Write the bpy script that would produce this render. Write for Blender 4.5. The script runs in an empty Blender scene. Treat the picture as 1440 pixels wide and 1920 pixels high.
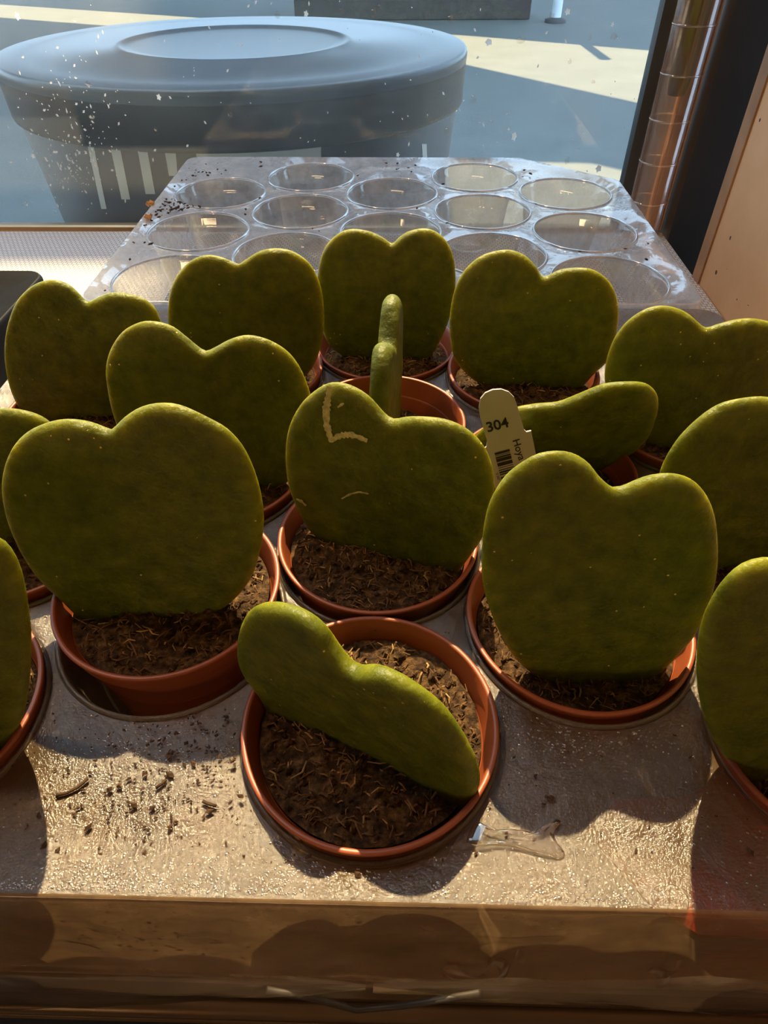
import bpy, bmesh, math, random
import numpy as np
from mathutils import Vector, Matrix, geometry, noise
random.seed(7); np.random.seed(7)
U = 0.06            # one pot diameter in metres; the table-top scene is laid out in pot diameters
ZT = 0.85           # height of the tray tops above the ground (m)
HC = 2.38           # camera height above the tray tops, in pot diameters
def W(x, y, z):     # pot-diameter coordinates (z=0 at the tray top) -> metres
    return Vector((x*U, y*U, ZT+z*U))
scene = bpy.context.scene; COL = scene.collection

# ------------------------------------------------------------------ camera
F_PX, PITCH, YAW, ROLL = 1238.43, 0.76538, -0.03041, 0.00958
_f = Vector((math.sin(YAW)*math.cos(PITCH), math.cos(YAW)*math.cos(PITCH), -math.sin(PITCH)))
_r0 = Vector((math.cos(YAW), -math.sin(YAW), 0)); _d0 = _f.cross(_r0)
_r = _r0*math.cos(ROLL)+_d0*math.sin(ROLL); _d = -_r0*math.sin(ROLL)+_d0*math.cos(ROLL)
cam = bpy.data.cameras.new('camera'); camo = bpy.data.objects.new('camera', cam); COL.objects.link(camo)
M3 = Matrix((_r, -_d, -_f)).transposed()
camo.matrix_world = Matrix.Translation(W(0, 0, HC)) @ M3.to_4x4()
cam.sensor_fit = 'VERTICAL'; cam.sensor_height = 36; cam.lens = 36*F_PX/1920
cam.clip_start = 0.005; cam.clip_end = 200
scene.camera = camo
# ------------------------------------------------------------------ sky, sun, exposure
world = bpy.data.worlds.new('sky'); scene.world = world; world.use_nodes = True
bg = world.node_tree.nodes['Background']
bg.inputs[0].default_value = (0.54, 0.72, 0.95, 1); bg.inputs[1].default_value = 3.2
SUN_EL, SUN_AZ = math.radians(52), 0.05
LDIR = Vector((math.sin(SUN_AZ)*math.cos(SUN_EL), -math.cos(SUN_AZ)*math.cos(SUN_EL), -math.sin(SUN_EL)))
sun = bpy.data.lights.new('sun', 'SUN'); suno = bpy.data.objects.new('sun', sun); COL.objects.link(suno)
sun.energy = 15.0; sun.color = (1.0, 0.70, 0.38); sun.angle = math.radians(0.6)
suno.rotation_euler = LDIR.to_track_quat('-Z', 'Y').to_euler()
suno.location = (0, 3, 4)
vs = scene.view_settings
scene.display_settings.display_device = 'sRGB'
vs.view_transform = 'Standard'; vs.look = 'None'; vs.gamma = 1; vs.use_curve_mapping = False; vs.exposure = 0.2
scene.cycles.transparent_max_bounces = 24; scene.cycles.max_bounces = 12
scene.cycles.transmission_bounces = 10; scene.cycles.glossy_bounces = 5

# ------------------------------------------------------------------ helpers
def ray(px, py):
    return (_f + _r*((px-720)/F_PX) + _d*((py-960)/F_PX))
CAMP = Vector((0, 0, HC))
def on_plane(px, py, p0, n):
    D = ray(px, py); t = (p0-CAMP).dot(n)/D.dot(n); return CAMP + D*t
def on_z(px, py, z): return on_plane(px, py, Vector((0, 0, z)), Vector((0, 0, 1)))

class MB:
    def __init__(s): s.v = []; s.f = []
    def add(s, v, f):
        o = len(s.v); s.v += [tuple(p) for p in v]; s.f += [tuple(i+o for i in q) for q in f]; return s
    def box(s, x0, x1, y0, y1, z0, z1, b=0):
        if b:
            return s.rbox(x0, x1, y0, y1, z0, z1, b)
        v = [(x, y, z) for x in (x0, x1) for y in (y0, y1) for z in (z0, z1)]
        return s.add(v, [(0,1,3,2),(4,6,7,5),(0,4,5,1),(2,3,7,6),(0,2,6,4),(1,5,7,3)])
    def rbox(s, x0, x1, y0, y1, z0, z1, b):
        bm = bmesh.new(); bmesh.ops.create_cube(bm, size=1)
        for q in bm.verts:
            q.co = ((x0+x1)/2+q.co.x*(x1-x0), (y0+y1)/2+q.co.y*(y1-y0), (z0+z1)/2+q.co.z*(z1-z0))
        bmesh.ops.bevel(bm, geom=bm.edges[:], offset=b, segments=2, affect='EDGES', profile=.5)
        bm.verts.index_update(); s.add([q.co[:] for q in bm.verts], [[q.index for q in f.verts] for f in bm.faces]); bm.free(); return s
    def lathe(s, prof, c=(0,0,0), n=64, sx=1, sy=1, close=False):
        v = []; f = []; m = len(prof)
        for i in range(n):
            a = 2*math.pi*i/n
            for r, z in prof: v.append((c[0]+sx*r*math.cos(a), c[1]+sy*r*math.sin(a), c[2]+z))
        for i in range(n):
            j = (i+1) % n
            for k in range(m-1): f.append((i*m+k, j*m+k, j*m+k+1, i*m+k+1))
        return s.add(v, f)
    def tube(s, pts, r, n=8, cap=True):
        pts = [Vector(p) for p in pts]; v = []; f = []; up = None
        rs = r if isinstance(r, (list, tuple)) else [r]*len(pts)
        for i, p in enumerate(pts):
            t = (pts[min(i+1, len(pts)-1)]-pts[max(i-1, 0)]).normalized()
            a = t.cross(Vector((0.1, 0.2, 1))).normalized(); b = t.cross(a)
            for k in range(n):
                q = 2*math.pi*k/n; v.append(p+(a*math.cos(q)+b*math.sin(q))*rs[i])
        for i in range(len(pts)-1):
            for k in range(n): f.append((i*n+k, i*n+(k+1) % n, (i+1)*n+(k+1) % n, (i+1)*n+k))
        if cap: f += [tuple(range(n))[::-1], tuple(range((len(pts)-1)*n, len(pts)*n))]
        return s.add(v, f)
    def build(s, name, mat, parent=None, smooth=True, units='D', origin=None):
        me = bpy.data.meshes.new(name)
        o = origin if origin is not None else Vector((0, 0, 0))
        if units == 'D': vv = [W(*p)-o for p in s.v]
        else: vv = [Vector(p)-o for p in s.v]
        me.from_pydata(vv, [], s.f); me.validate(); me.update()
        if smooth: me.polygons.foreach_set('use_smooth', [True]*len(me.polygons))
        bm = bmesh.new(); bm.from_mesh(me); bmesh.ops.recalc_face_normals(bm, faces=bm.faces[:]); bm.to_mesh(me); bm.free()
        me.materials.append(mat)
        ob = bpy.data.objects.new(name, me); COL.objects.link(ob)
        if parent is not None:
            ob.parent = parent; ob.location = o - (parent.get('_o') and Vector(parent['_o']) or Vector((0,0,0)))
        else: ob.location = o; ob['_o'] = list(o)
        return ob
def tag(o, label=None, cat=None, group=None, kind=None):
    if label: o['label'] = label
    if cat: o['category'] = cat
    if group: o['group'] = group
    if kind: o['kind'] = kind
    return o
def thing(name, loc, label, cat, group=None):
    o = bpy.data.objects.new(name, None); COL.objects.link(o); o.location = loc; o['_o'] = list(loc)
    o.empty_display_size = .01
    return tag(o, label, cat, group)
def sharp(o, ang=35):
    o.data.set_sharp_from_angle(angle=math.radians(ang)); return o

# ------------------------------------------------------------------ materials
class NT:
    def __init__(s, name):
        s.m = bpy.data.materials.new(name); s.m.use_nodes = True; s.t = s.m.node_tree; s.t.nodes.clear()
        s.out = s.n('ShaderNodeOutputMaterial')
    def n(s, typ, **kw):
        nd = s.t.nodes.new(typ)
        for k, v in kw.items():
            if k[0] == '_': nd.inputs[k[1:].replace('_', ' ')].default_value = v
            else: setattr(nd, k, v)
        return nd
    def l(s, a, b): s.t.links.new(a, b)
    def coord(s): return s.n('ShaderNodeTexCoord').outputs['Object']
    def noise(s, scale, detail=4, rough=.55, vec=None, dist=0):
        n = s.n('ShaderNodeTexNoise'); n.inputs['Scale'].default_value = scale; n.inputs['Detail'].default_value = detail
        n.inputs['Roughness'].default_value = rough; n.inputs['Distortion'].default_value = dist
        s.l(vec or s.coord(), n.inputs['Vector']); return n.outputs['Fac']
    def ramp(s, fac, stops, interp='LINEAR'):
        r = s.n('ShaderNodeValToRGB'); e = r.color_ramp; e.interpolation = interp
        while len(e.elements) < len(stops): e.elements.new(.5)
        for el, (p, c) in zip(e.elements, stops):
            el.position = p; el.color = (*c, 1) if len(c) == 3 else c
        s.l(fac, r.inputs[0]); return r.outputs[0]
    def math(s, op, a, b=None):
        m = s.n('ShaderNodeMath', operation=op)
        for i, q in enumerate((a, b)):
            if q is None: continue
            if isinstance(q, (int, float)): m.inputs[i].default_value = q
            else: s.l(q, m.inputs[i])
        return m.outputs[0]
    def bump(s, h, strength=.3, dist=.001, normal=None):
        b = s.n('ShaderNodeBump'); b.inputs['Strength'].default_value = strength; b.inputs['Distance'].default_value = dist
        s.l(h, b.inputs['Height'])
        if normal: s.l(normal, b.inputs['Normal'])
        return b.outputs[0]
    def pbr(s, color, rough=.5, normal=None, **kw):
        p = s.n('ShaderNodeBsdfPrincipled')
        if isinstance(color, tuple): p.inputs['Base Color'].default_value = (*color, 1)
        else: s.l(color, p.inputs['Base Color'])
        if isinstance(rough, (int, float)): p.inputs['Roughness'].default_value = rough
        else: s.l(rough, p.inputs['Roughness'])
        if normal: s.l(normal, p.inputs['Normal'])
        for k, v in kw.items(): p.inputs[k.replace('_', ' ')].default_value = v
        return p
    def done(s, sh):
        s.l(sh.outputs[0] if hasattr(sh, 'outputs') else sh, s.out.inputs[0]); return s.m
    def mix(s, fac, a, b):
        m = s.n('ShaderNodeMixShader')
        if isinstance(fac, (int, float)): m.inputs[0].default_value = fac
        else: s.l(fac, m.inputs[0])
        s.l(a.outputs[0] if hasattr(a, 'outputs') else a, m.inputs[1]); s.l(b.outputs[0] if hasattr(b, 'outputs') else b, m.inputs[2])
        return m.outputs[0]

def mat_plain(name, c, rough=.5, var=.25, scale=60, bump=.15, metal=0, spec=.5, bd=.0006):
    t = NT(name); n = t.noise(scale, 5)
    lo = tuple(x*(1-var) for x in c); hi = tuple(min(1, x*(1+var)) for x in c)
    return t.done(t.pbr(t.ramp(n, [(.3, lo), (.7, hi)]), rough, t.bump(t.noise(scale*4, 3), bump, bd), Metallic=metal, Specular_IOR_Level=spec))

def mat_leaf():
    t = NT('succulent_leaf'); co = t.coord()
    n = t.noise(190, 7, .62, co); n2 = t.noise(520, 4, .6, co)
    col = t.ramp(n, [(.28, (.060, .074, .004)), (.52, (.100, .115, .006)), (.78, (.155, .162, .011))])
    # pale scuffs and specks on the skin
    v = t.n('ShaderNodeTexVoronoi'); v.inputs['Scale'].default_value = 330; t.l(co, v.inputs['Vector'])
    sp = t.math('LESS_THAN', v.outputs['Distance'], .085)
    msk = t.math('MULTIPLY', sp, t.math('GREATER_THAN', t.noise(70, 2, .5, co), .57))
    mx = t.n('ShaderNodeMix', data_type='RGBA'); t.l(msk, mx.inputs[0]); t.l(col, mx.inputs[6]); mx.inputs[7].default_value = (.50, .44, .22, 1)
    b = t.bump(n2, .40, .0010); b = t.bump(t.noise(170, 4, .55, co), .6, .0022, b)
    p = t.pbr(mx.outputs[2], .5, b, Subsurface_Weight=1.0, Subsurface_Scale=.0090, Specular_IOR_Level=.3)
    p.inputs['Subsurface Radius'].default_value = (1.0, .85, .10)
    return t.done(p)
def mat_soil():
    t = NT('peat_soil'); co = t.coord()
    n = t.noise(420, 6, .7, co)
    col = t.ramp(n, [(.32, (.011, .005, .002)), (.48, (.05, .025, .010)), (.62, (.13, .070, .026)), (.8, (.32, .19, .08))])
    return t.done(t.pbr(col, .9, t.bump(t.noise(900, 5, .7, co), .8, .0012), Specular_IOR_Level=.2))
def mat_fibre(name, c):
    t = NT(name); oi = t.noise(300, 2)
    return t.done(t.pbr(t.ramp(oi, [(.3, tuple(x*.45 for x in c)), (.7, c)]), .85, Specular_IOR_Level=.25))
def mat_film(name, tint, dust, dust_col, rough, bump_s, bump_sc, gl=.06, spots=0.0, wet=False):
    """thin clear plastic sheet: see-through, with fresnel gloss and a dusty/foggy diffuse film"""
    t = NT(name); co = t.coord()
    n1 = t.noise(bump_sc, 4, .6, co)
    nrm = t.bump(n1, bump_s, .002)
    if wet:
        nrm = t.bump(t.noise(1900, 3, .6, co), .4, .0008, nrm)
    tr = t.n('ShaderNodeBsdfTransparent'); tr.inputs[0].default_value = (*tint, 1)
    gls = t.n('ShaderNodeBsdfGlossy'); gls.inputs['Roughness'].default_value = rough; t.l(nrm, gls.inputs['Normal'])
    gls.inputs[0].default_value = (1, 1, 1, 1)
    df = t.n('ShaderNodeBsdfDiffuse'); df.inputs[0].default_value = (*dust_col, 1); t.l(nrm, df.inputs['Normal'])
    tl = t.n('ShaderNodeBsdfTranslucent'); tl.inputs[0].default_value = (*dust_col, 1)
    dd = t.mix(.35, df, tl)
    d = t.noise(90, 6, .65, co)
    fac = t.n('ShaderNodeMapRange'); fac.inputs[1].default_value = .3; fac.inputs[2].default_value = .75
    fac.inputs[3].default_value = max(0, dust*.6); fac.inputs[4].default_value = min(1, dust*1.35); t.l(d, fac.inputs[0])
    base = t.mix(fac.outputs[0], tr, dd)
    lw = t.n('ShaderNodeLayerWeight'); lw.inputs[0].default_value = .5
    fr = t.math('ADD', t.math('MULTIPLY', t.math('POWER', lw.outputs['Facing'], 3.5), .75), gl)
    return t.done(t.mix(t.math('MINIMUM', fr, 1.0), base, gls))

M = {}
M['leaf'] = mat_leaf()
M['soil'] = mat_soil()
M['fibre'] = mat_fibre('peat_fibre_brown', (.20, .10, .04))
M['fibre_pale'] = mat_fibre('peat_fibre_pale', (.45, .27, .10))
M['crumb'] = mat_fibre('peat_crumb', (.06, .028, .012))
M['pot'] = mat_plain('terracotta_plastic', (.24, .052, .015), .42, .18, 40, .1)
M['tray_front'] = mat_film('fogged_clear_plastic', (.93, .90, .86), .62, (.150, .098, .052), .13, .5, 120, .055, wet=True)
M['tray_cup'] = mat_film('clear_cup_plastic', (.95, .93, .90), .10, (.55, .5, .45), .07, .2, 60, .06)
M['far_cup'] = mat_film('clear_far_cup_plastic', (.95, .93, .90), .10, (.55, .5, .45), .05, .02, 12, .08)
M['tray_far'] = mat_film('clear_sheet_plastic', (.93, .94, .96), .46, (.76, .77, .82), .10, .2, 90, .10)
M['film'] = mat_film('crinkled_film', (.80, .72, .64), .14, (.30, .20, .12), .15, .6, 22, .10)
M['cup_rim'] = mat_film('cup_rim_plastic', (.95, .95, .97), .45, (.62, .62, .64), .12, .1, 60, .30)
M['tray_skirt'] = mat_film('smoky_skirt_plastic', (.70, .58, .46), .70, (.36, .225, .115), .22, .5, 24, .07)
M['black_plastic'] = mat_plain('black_plastic', (.008, .008, .009), .6, .2, 60, .1, spec=.15)
M['tag'] = mat_plain('white_tag_plastic', (.46, .42, .42), .5, .04, 60, .05)
M['ink'] = mat_plain('black_ink', (.018, .012, .010), .7, .1, 60, 0)
M['concrete_wall'] = mat_plain('dark_interior_paint', (.035, .026, .020), .8, .15, 4, .1)
M['ceiling'] = mat_plain('dark_ceiling_paint', (.04, .032, .026), .8, .15, 4, .1)
M['gold_trim'] = mat_plain('brass_trim', (.52, .36, .20), .35, .15, 20, .05, metal=.8)
M['gasket'] = mat_plain('grey_gasket', (.045, .05, .052), .6, .2, 30, .1)
M['black_post'] = mat_plain('black_painted_post', (.020, .016, .013), .55, .2, 25, .1)
M['bin'] = mat_plain('charcoal_bin_plastic', (.040, .037, .034), .45, .2, 8, .05)
M['bin_lid'] = mat_plain('grey_bin_lid', (.075, .092, .115), .30, .15, 6, .05)
M['decal'] = mat_plain('white_decal', (.75, .80, .80), .5, .08, 20, 0)
M['rail'] = mat_plain('bronze_rail', (.13, .085, .05), .32, .25, 14, .1, metal=.7)
M['red'] = mat_plain('red_plastic', (.75, .05, .02), .4, .15, 20, .05)
M['post_white'] = mat_plain('white_post_paint', (.62, .68, .72), .5, .1, 10, .05)
M['shade_slab'] = mat_plain('shade_slab_grey', (.3, .3, .32), .8, .1, 3, .1)  # grey of the unseen slabs added overhead for shading
M['wood'] = mat_plain('brown_planter_wood', (.05, .042, .038), .8, .4, 18, .3)
M['green'] = mat_plain('pale_green_leaf', (.18, .26, .07), .5, .3, 30, .2)
M['lid_line'] = mat_plain('bin_groove', (.012, .013, .015), .6, .1, 10, 0)
# speckled cream wall
t = NT('cream_wall_paint'); co = t.coord()
col = t.ramp(t.noise(22, 5, .6, co), [(.3, (.64, .37, .18)), (.7, (.74, .45, .24))])
v = t.n('ShaderNodeTexVoronoi'); v.inputs['Scale'].default_value = 95; t.l(co, v.inputs['Vector'])
msk = t.math('MULTIPLY', t.math('LESS_THAN', v.outputs['Distance'], .13), t.math('GREATER_THAN', t.noise(45, 2, .5, co), .57))
mx = t.n('ShaderNodeMix', data_type='RGBA'); t.l(msk, mx.inputs[0]); t.l(col, mx.inputs[6]); mx.inputs[7].default_value = (.06, .03, .015, 1)
M['cream'] = t.done(t.pbr(mx.outputs[2], .6, t.bump(t.noise(60, 4, .6, co), .15, .001)))
# woven white shelf mat
t = NT('woven_white_mat'); co = t.coord()
mp = t.n('ShaderNodeMapping'); t.l(co, mp.inputs[0]); mp.inputs['Scale'].default_value = (1, 1, 1); mp.inputs['Rotation'].default_value = (0, 0, .0)
bx = t.n('ShaderNodeTexBrick'); t.l(mp.outputs[0], bx.inputs['Vector']); bx.inputs['Scale'].default_value = 95
bx.inputs['Color1'].default_value = (.70, .66, .63, 1); bx.inputs['Color2'].default_value = (.64, .61, .59, 1); bx.inputs['Mortar'].default_value = (.22, .21, .22, 1)
bx.inputs['Mortar Size'].default_value = .035; bx.inputs['Mortar Smooth'].default_value = .6; bx.inputs['Brick Width'].default_value = .32; bx.inputs['Row Height'].default_value = .28
M['mat'] = t.done(t.pbr(bx.outputs['Color'], .6, t.bump(bx.outputs['Fac'], -.5, .001)))
# paving
t = NT('street_paving'); co = t.coord()
M['paving'] = t.done(t.pbr(t.ramp(t.noise(3.5, 6, .65, co), [(.3, (.112, .126, .122)), (.7, (.145, .160, .152))]), .85, t.bump(t.noise(30, 5), .3, .004)))
# dusty window pane
t = NT('dusty_window_glass'); co = t.coord()
tr = t.n('ShaderNodeBsdfTransparent'); tr.inputs[0].default_value = (.90, .96, .97, 1)
gl = t.n('ShaderNodeBsdfGlossy'); gl.inputs['Roughness'].default_value = .01
tl = t.n('ShaderNodeBsdfTranslucent'); tl.inputs[0].default_value = (.85, .85, .82, 1)
dn = t.ramp(t.noise(9, 6, .7, co), [(.3, (.008, .008, .008)), (.75, (.05, .05, .05))])
lw = t.n('ShaderNodeLayerWeight'); lw.inputs[0].default_value = .5
fr = t.math('ADD', t.math('MULTIPLY', t.math('POWER', lw.outputs['Facing'], 4.0), .8), .03)
M['glass'] = t.done(t.mix(fr, t.mix(dn, tr, tl), gl))
# water
t = NT('clear_water'); g = t.n('ShaderNodeBsdfGlossy'); g.inputs['Roughness'].default_value = .03
tr = t.n('ShaderNodeBsdfTransparent'); tr.inputs[0].default_value = (.95, .93, .9, 1)
lw = t.n('ShaderNodeLayerWeight'); lw.inputs[0].default_value = .6
M['water'] = t.done(t.mix(t.math('ADD', t.math('MULTIPLY', lw.outputs['Facing'], .8), .08), tr, g))
t = NT('water_bead'); g = t.n('ShaderNodeBsdfGlossy'); g.inputs['Roughness'].default_value = .16
tr = t.n('ShaderNodeBsdfTransparent'); tr.inputs[0].default_value = (.97, .95, .92, 1)
M['bead'] = t.done(t.mix(.30, tr, g))
t = NT('splash_residue'); df = t.n('ShaderNodeBsdfTranslucent'); df.inputs[0].default_value = (.9, .9, .88, 1)
d2 = t.n('ShaderNodeBsdfDiffuse'); d2.inputs[0].default_value = (.8, .8, .78, 1)
M['residue'] = t.done(t.mix(.5, df, d2))
# clear tube
M['tube'] = mat_film('clear_tube_plastic', (.80, .66, .54), .16, (.50, .34, .22), .12, .15, 30, .12)
M['tube_ring'] = mat_film('tube_ring_plastic', (.9, .8, .7), .35, (.8, .62, .45), .08, .1, 30, .2)
# fluorescent lamps at the back of the shop
t = NT('warm_lamp'); e = t.n('ShaderNodeEmission'); e.inputs[0].default_value = (1, .66, .34, 1); e.inputs[1].default_value = 16
M['lamp'] = t.done(e)

# ------------------------------------------------------------------ room and street
Z_SH = -0.87                       # shelf surface (tray depth below the tray top), pot diameters
Y_W = 8.74                         # window plane
def struct(name, mb, mat, units='D', smooth=False):
    return tag(mb.build(name, mat, None, smooth, units), kind='structure')
yw = Y_W*U
struct('ground', MB().box(-30, 30, yw+.01, 40, -.2, 0), M['paving'], 'm')
struct('floor', MB().box(-2.5, 2.5, -4, yw+.01, -.2, 0), M['concrete_wall'], 'm')
struct('wall_back', MB().box(-2.5, 2.5, -4.1, -4, 0, 2.8), M['concrete_wall'], 'm')
struct('wall_left', MB().box(-2.6, -2.5, -4, yw+.05, 0, 2.8), M['concrete_wall'], 'm')
struct('ceiling', MB().box(-2.6, 2.6, -4.1, yw+.05, 2.8, 2.9), M['ceiling'], 'm')
XR = 3.28*U
struct('wall_right', MB().box(XR, XR+.12, -4, 7.25*U, 0, 2.8), M['cream'], 'm')
struct('wall_front', MB().box(-2.5, 2.5, yw-.012, yw+.008, 0, ZT+(Z_SH-.14)*U), M['concrete_wall'], 'm')
struct('trim_1', MB().box(-2.5, 2.72*U, 8.52*U, 8.70*U, ZT+(Z_SH-.1)*U, ZT+(Z_SH+.06)*U, .003), M['gold_trim'], 'm')
struct('trim_2', MB().box(XR+.002, XR+.42, 8.36*U, 8.62*U+.12, 0, 2.8), M['black_post'], 'm')
struct('trim_3', MB().box(2.70*U, 2.85*U, 8.66*U, 8.84*U, ZT+(Z_SH-.14)*U, 2.8), M['gasket'], 'm')
struct('trim_7', MB().box(XR-.0012, XR-.0002, 7.06*U, 7.252*U, .6, 2.8), mat_plain('brown_wall_edge', (.36, .20, .10), .6, .25, 30, .2), 'm')
win = struct('window_1', MB().box(-2.5, 2.71*U, yw, yw+.004, ZT+(Z_SH-.14)*U, 2.8), M['glass'], 'm')
# splashes and dried drops on the pane: parts of the window
drop_px = [(916,79,12,9),(976,75,16,10),(888,186,10,14),(964,256,9,12),(838,248,11,13),(1063,300,9,13),(1122,316,10,10),(1068,115,7,8),(1150,68,12,10),(1148,46,6,6),
    (844,36,12,12),(1034,29,12,6),(1064,22,10,8),(1106,70,6,9),(520,28,10,10),(574,26,8,8),(700,24,10,12),(711,14,6,8),(33,30,9,10),(166,157,11,8),(172,218,11,8),(298,182,8,8),(432,214,10,8),(292,242,6,6),(62,292,7,7),(1112,153,8,5),(923,228,6,5),(746,290,6,6),(640,20,8,8),(1020,350,8,6)]
dm = MB().lathe([(0, .35), (.5, .3), (.85, .15), (1, 0)], (0, 0, 0), 10)
for i, (x, y, a, b) in enumerate(drop_px):
    p = on_plane(x, y, Vector((0, Y_W, 0)), Vector((0, 1, 0))); s = (p-CAMP).dot(_f)/F_PX
    mb = MB(); k = random.uniform(.7, 1.2)
    rs = [1+.25*math.sin(3*q+i) for q in range(10)]
    for j, (vx, vy, vz) in enumerate(dm.v):
        rr = rs[(j//4) % 10]
        mb.v.append((p.x+vx*a*.5*s*rr, Y_W-.004-vz*a*.25*s, p.z+vy*b*.62*s*rr))
    mb.f = dm.f
    mb.build('water_drop', M['water'] if i % 3 else M['residue'], win)
mb = MB()
for i in range(330):
    if i < 230: x, y = random.gauss(110+random.random()*60, 42), random.gauss(270, 85)
    else: x, y = random.uniform(0, 1200), random.uniform(0, 330)
    p = on_plane(x, y, Vector((0, Y_W, 0)), Vector((0, 1, 0)))
    if p.x > 2.65 or p.z < Z_SH+.1: continue
    s = (p-CAMP).dot(_f)/F_PX*random.choice([.8, 1, 1.2, 2.0]); a = random.random()*6
    mb.add([(p.x+s*math.cos(a+k*1.57)*(1.6 if k % 2 else .8), Y_W-.003, p.z+1.5*s*math.sin(a+k*1.57)*(1.4 if k % 2 else .8)) for k in range(4)]+[(p.x, Y_W-.003-s, p.z)],
           [(0,1,4),(1,2,4),(2,3,4),(3,0,4)])
tag(mb.build('dried_speckles', M['residue'], win), kind='stuff')

# unseen slabs added to throw shade on the paving and back of the display
def ghit(x, y, z): t_ = z/-LDIR.z; return (x+LDIR.x*t_, y+LDIR.y*t_)
def slab(name, poly, h, label):
    off = -LDIR*(h/-LDIR.z)
    n = len(poly); v = [(x+off.x, y+off.y, h+dz) for dz in (0, .06) for x, y in poly]
    f = [tuple(range(n))[::-1], tuple(range(n, 2*n))]+[(i, (i+1) % n, n+(i+1) % n, n+i) for i in range(n)]
    mb = MB(); mb.add(v, f); o = mb.build(name, M['shade_slab'], None, False, 'm'); tag(o, label, 'shade_slab'); return o
a0 = ghit(-.9, 8.9*U, ZT); b0 = ghit(-2.7*U, 8.9*U, ZT); b1 = ghit(-2.62*U, 4.75*U, ZT); a1 = ghit(2.75*U, 4.75*U, ZT); a2 = ghit(2.9*U, 9.4*U, ZT)
slab('near_shade_slab', [a0, b0, b1, a1, a2, (.2, 1.2), (.2, 3.55), (.9, 3.5), (1.6, 2.9), (4, 1.0), (4, 1.7), (1.44, 4.6), (.44, 5.79), (-.2, 6.5), (-6, 9), (-6, a0[1])], 3.2, 'grey flat slab added overhead, unseen, to shade the bin, paving and empty tray')
slab('far_shade_slab', [(-6, 9.8), (.52, 7.05), (1.89, 6.35), (5, 4.8), (8, 9.5), (-6, 12.5)], 3.4, 'grey flat slab added overhead, unseen, to shade the paving farther down the street')

# round street bin behind the glass
LZ = -1.9+HC; LR = 3.743; LY = 9.72+LR*.84; LX = -2.7255
bz = ZT+LZ*U
rt = thing('street_bin', (LX*U, LY*U, 0), 'round charcoal street bin with domed lid standing outside the window', 'bin')
def bl(prof, name, mat, par=rt, n=96):
    mb = MB().lathe([(r*U, z) for r, z in prof], (LX*U, LY*U, bz), n, 1, .84); return mb.build(name, mat, par, True, 'm', Vector(rt['_o']))
lid = bl([(0, .0), (1.60, .0), (1.75, .0003), (1.80, .0018), (1.88, .0018), (1.94, .0), (3.3, -.002), (LR-.06, -.0024), (LR-.03, -.0028), (LR-.010, -.0042), (LR, -.0065), (LR-.001, -.009), (LR-.006, -.013)], 'lid', M['bin_lid'])
bl([(LR-.008, -.0125), (LR-.012, -.018), (LR-.028, -.044), (LR-.04, -.047), (LR-.12, -.048)], 'lid_band', M['bin'])
bl([(LR-.15, -.0475), (LR-.12, -.050), (LR-1.42, -.79), (LR-1.5, -bz+.004), (0, -bz+.004)], 'body', M['bin'])
def body_r(z): return LR-.12-1.30*((-.046-z)/.744)
def decal(px0, px1, py0, py1, px0b, px1b, name):
    # a printed patch wrapped round the bin body
    def hit(px, py):
        D = ray(px, py); c = Vector((LX, LY, 0)); R = LR-.2
        best = None
        for it in range(60):
            # intersect with elliptical cylinder of radius R
            ax, ay = D.x, D.y/.84; ox, oy = -c.x, -c.y/.84
            A = ax*ax+ay*ay; B = 2*(ax*ox+ay*oy); C_ = ox*ox+oy*oy-R*R
            dsc = B*B-4*A*C_
            if dsc < 0: dsc = 0
            t_ = (-B-math.sqrt(dsc))/(2*A); P = CAMP+D*t_
            R = body_r((P.z+0)*U+ZT-bz)+.012
        return P
    v = []; n, m = 6, 4
    for j in range(m+1):
        for i in range(n+1):
            a, b = i/n, j/m
            xa = px0+(px0b-px0)*b; xb = px1+(px1b-px1)*b
            v.append(hit(xa+(xb-xa)*a, py0+(py1-py0)*b))
    f = [(j*(n+1)+i, j*(n+1)+i+1, (j+1)*(n+1)+i+1, (j+1)*(n+1)+i) for j in range(m) for i in range(n)]
    mb = MB(); mb.add(v, f); mb.build(name, M['decal'], rt, True, 'D', Vector(rt['_o']))
decal(161, 172, 258, 392, 190, 200, 'printed_stripe')
decal(204, 222, 262, 374, 228, 244, 'printed_stripe')
decal(255, 273, 265, 364, 273, 291, 'printed_stripe')
decal(306, 328, 267, 330, 317, 333, 'printed_stripe')
decal(366, 602, 266, 345, 372, 602, 'printed_panel')
decal(791, 800, 270, 300, 793, 801, 'printed_stripe')

# planter, post and sunlit kerb far across the street
pl = thing('street_planter', (.2, 7.9, 0), 'dark wooden planter box across the street at top centre', 'planter')
for k in range(4):
    MB().box(-1.05, 1.20, 7.85, 8.25, .005+k*.16, .16+k*.16, .008).build('plank', M['wood'], pl, False, 'm', Vector(pl['_o']))
MB().box(-1.02, 1.17, 7.88, 8.22, .02, .6).build('planter_body', M['wood'], pl, False, 'm', Vector(pl['_o']))
po = thing('street_post', (1.40, 7.7, 0), 'slim pale post standing on the paving beside the planter', 'post')
MB().lathe([(0, 0), (.09, 0), (.09, .02), (.045, .03), (.045, 2.2), (.05, 2.22), (0, 2.24)], (1.42, 7.7, 0), 20).build('pole', M['post_white'], po, True, 'm', Vector(po['_o']))
MB().lathe([(.10, 0), (.10, .025), (.05, .04)], (1.42, 7.7, .0), 20).build('foot_plate', M['gasket'], po, True, 'm', Vector(po['_o']))

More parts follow.
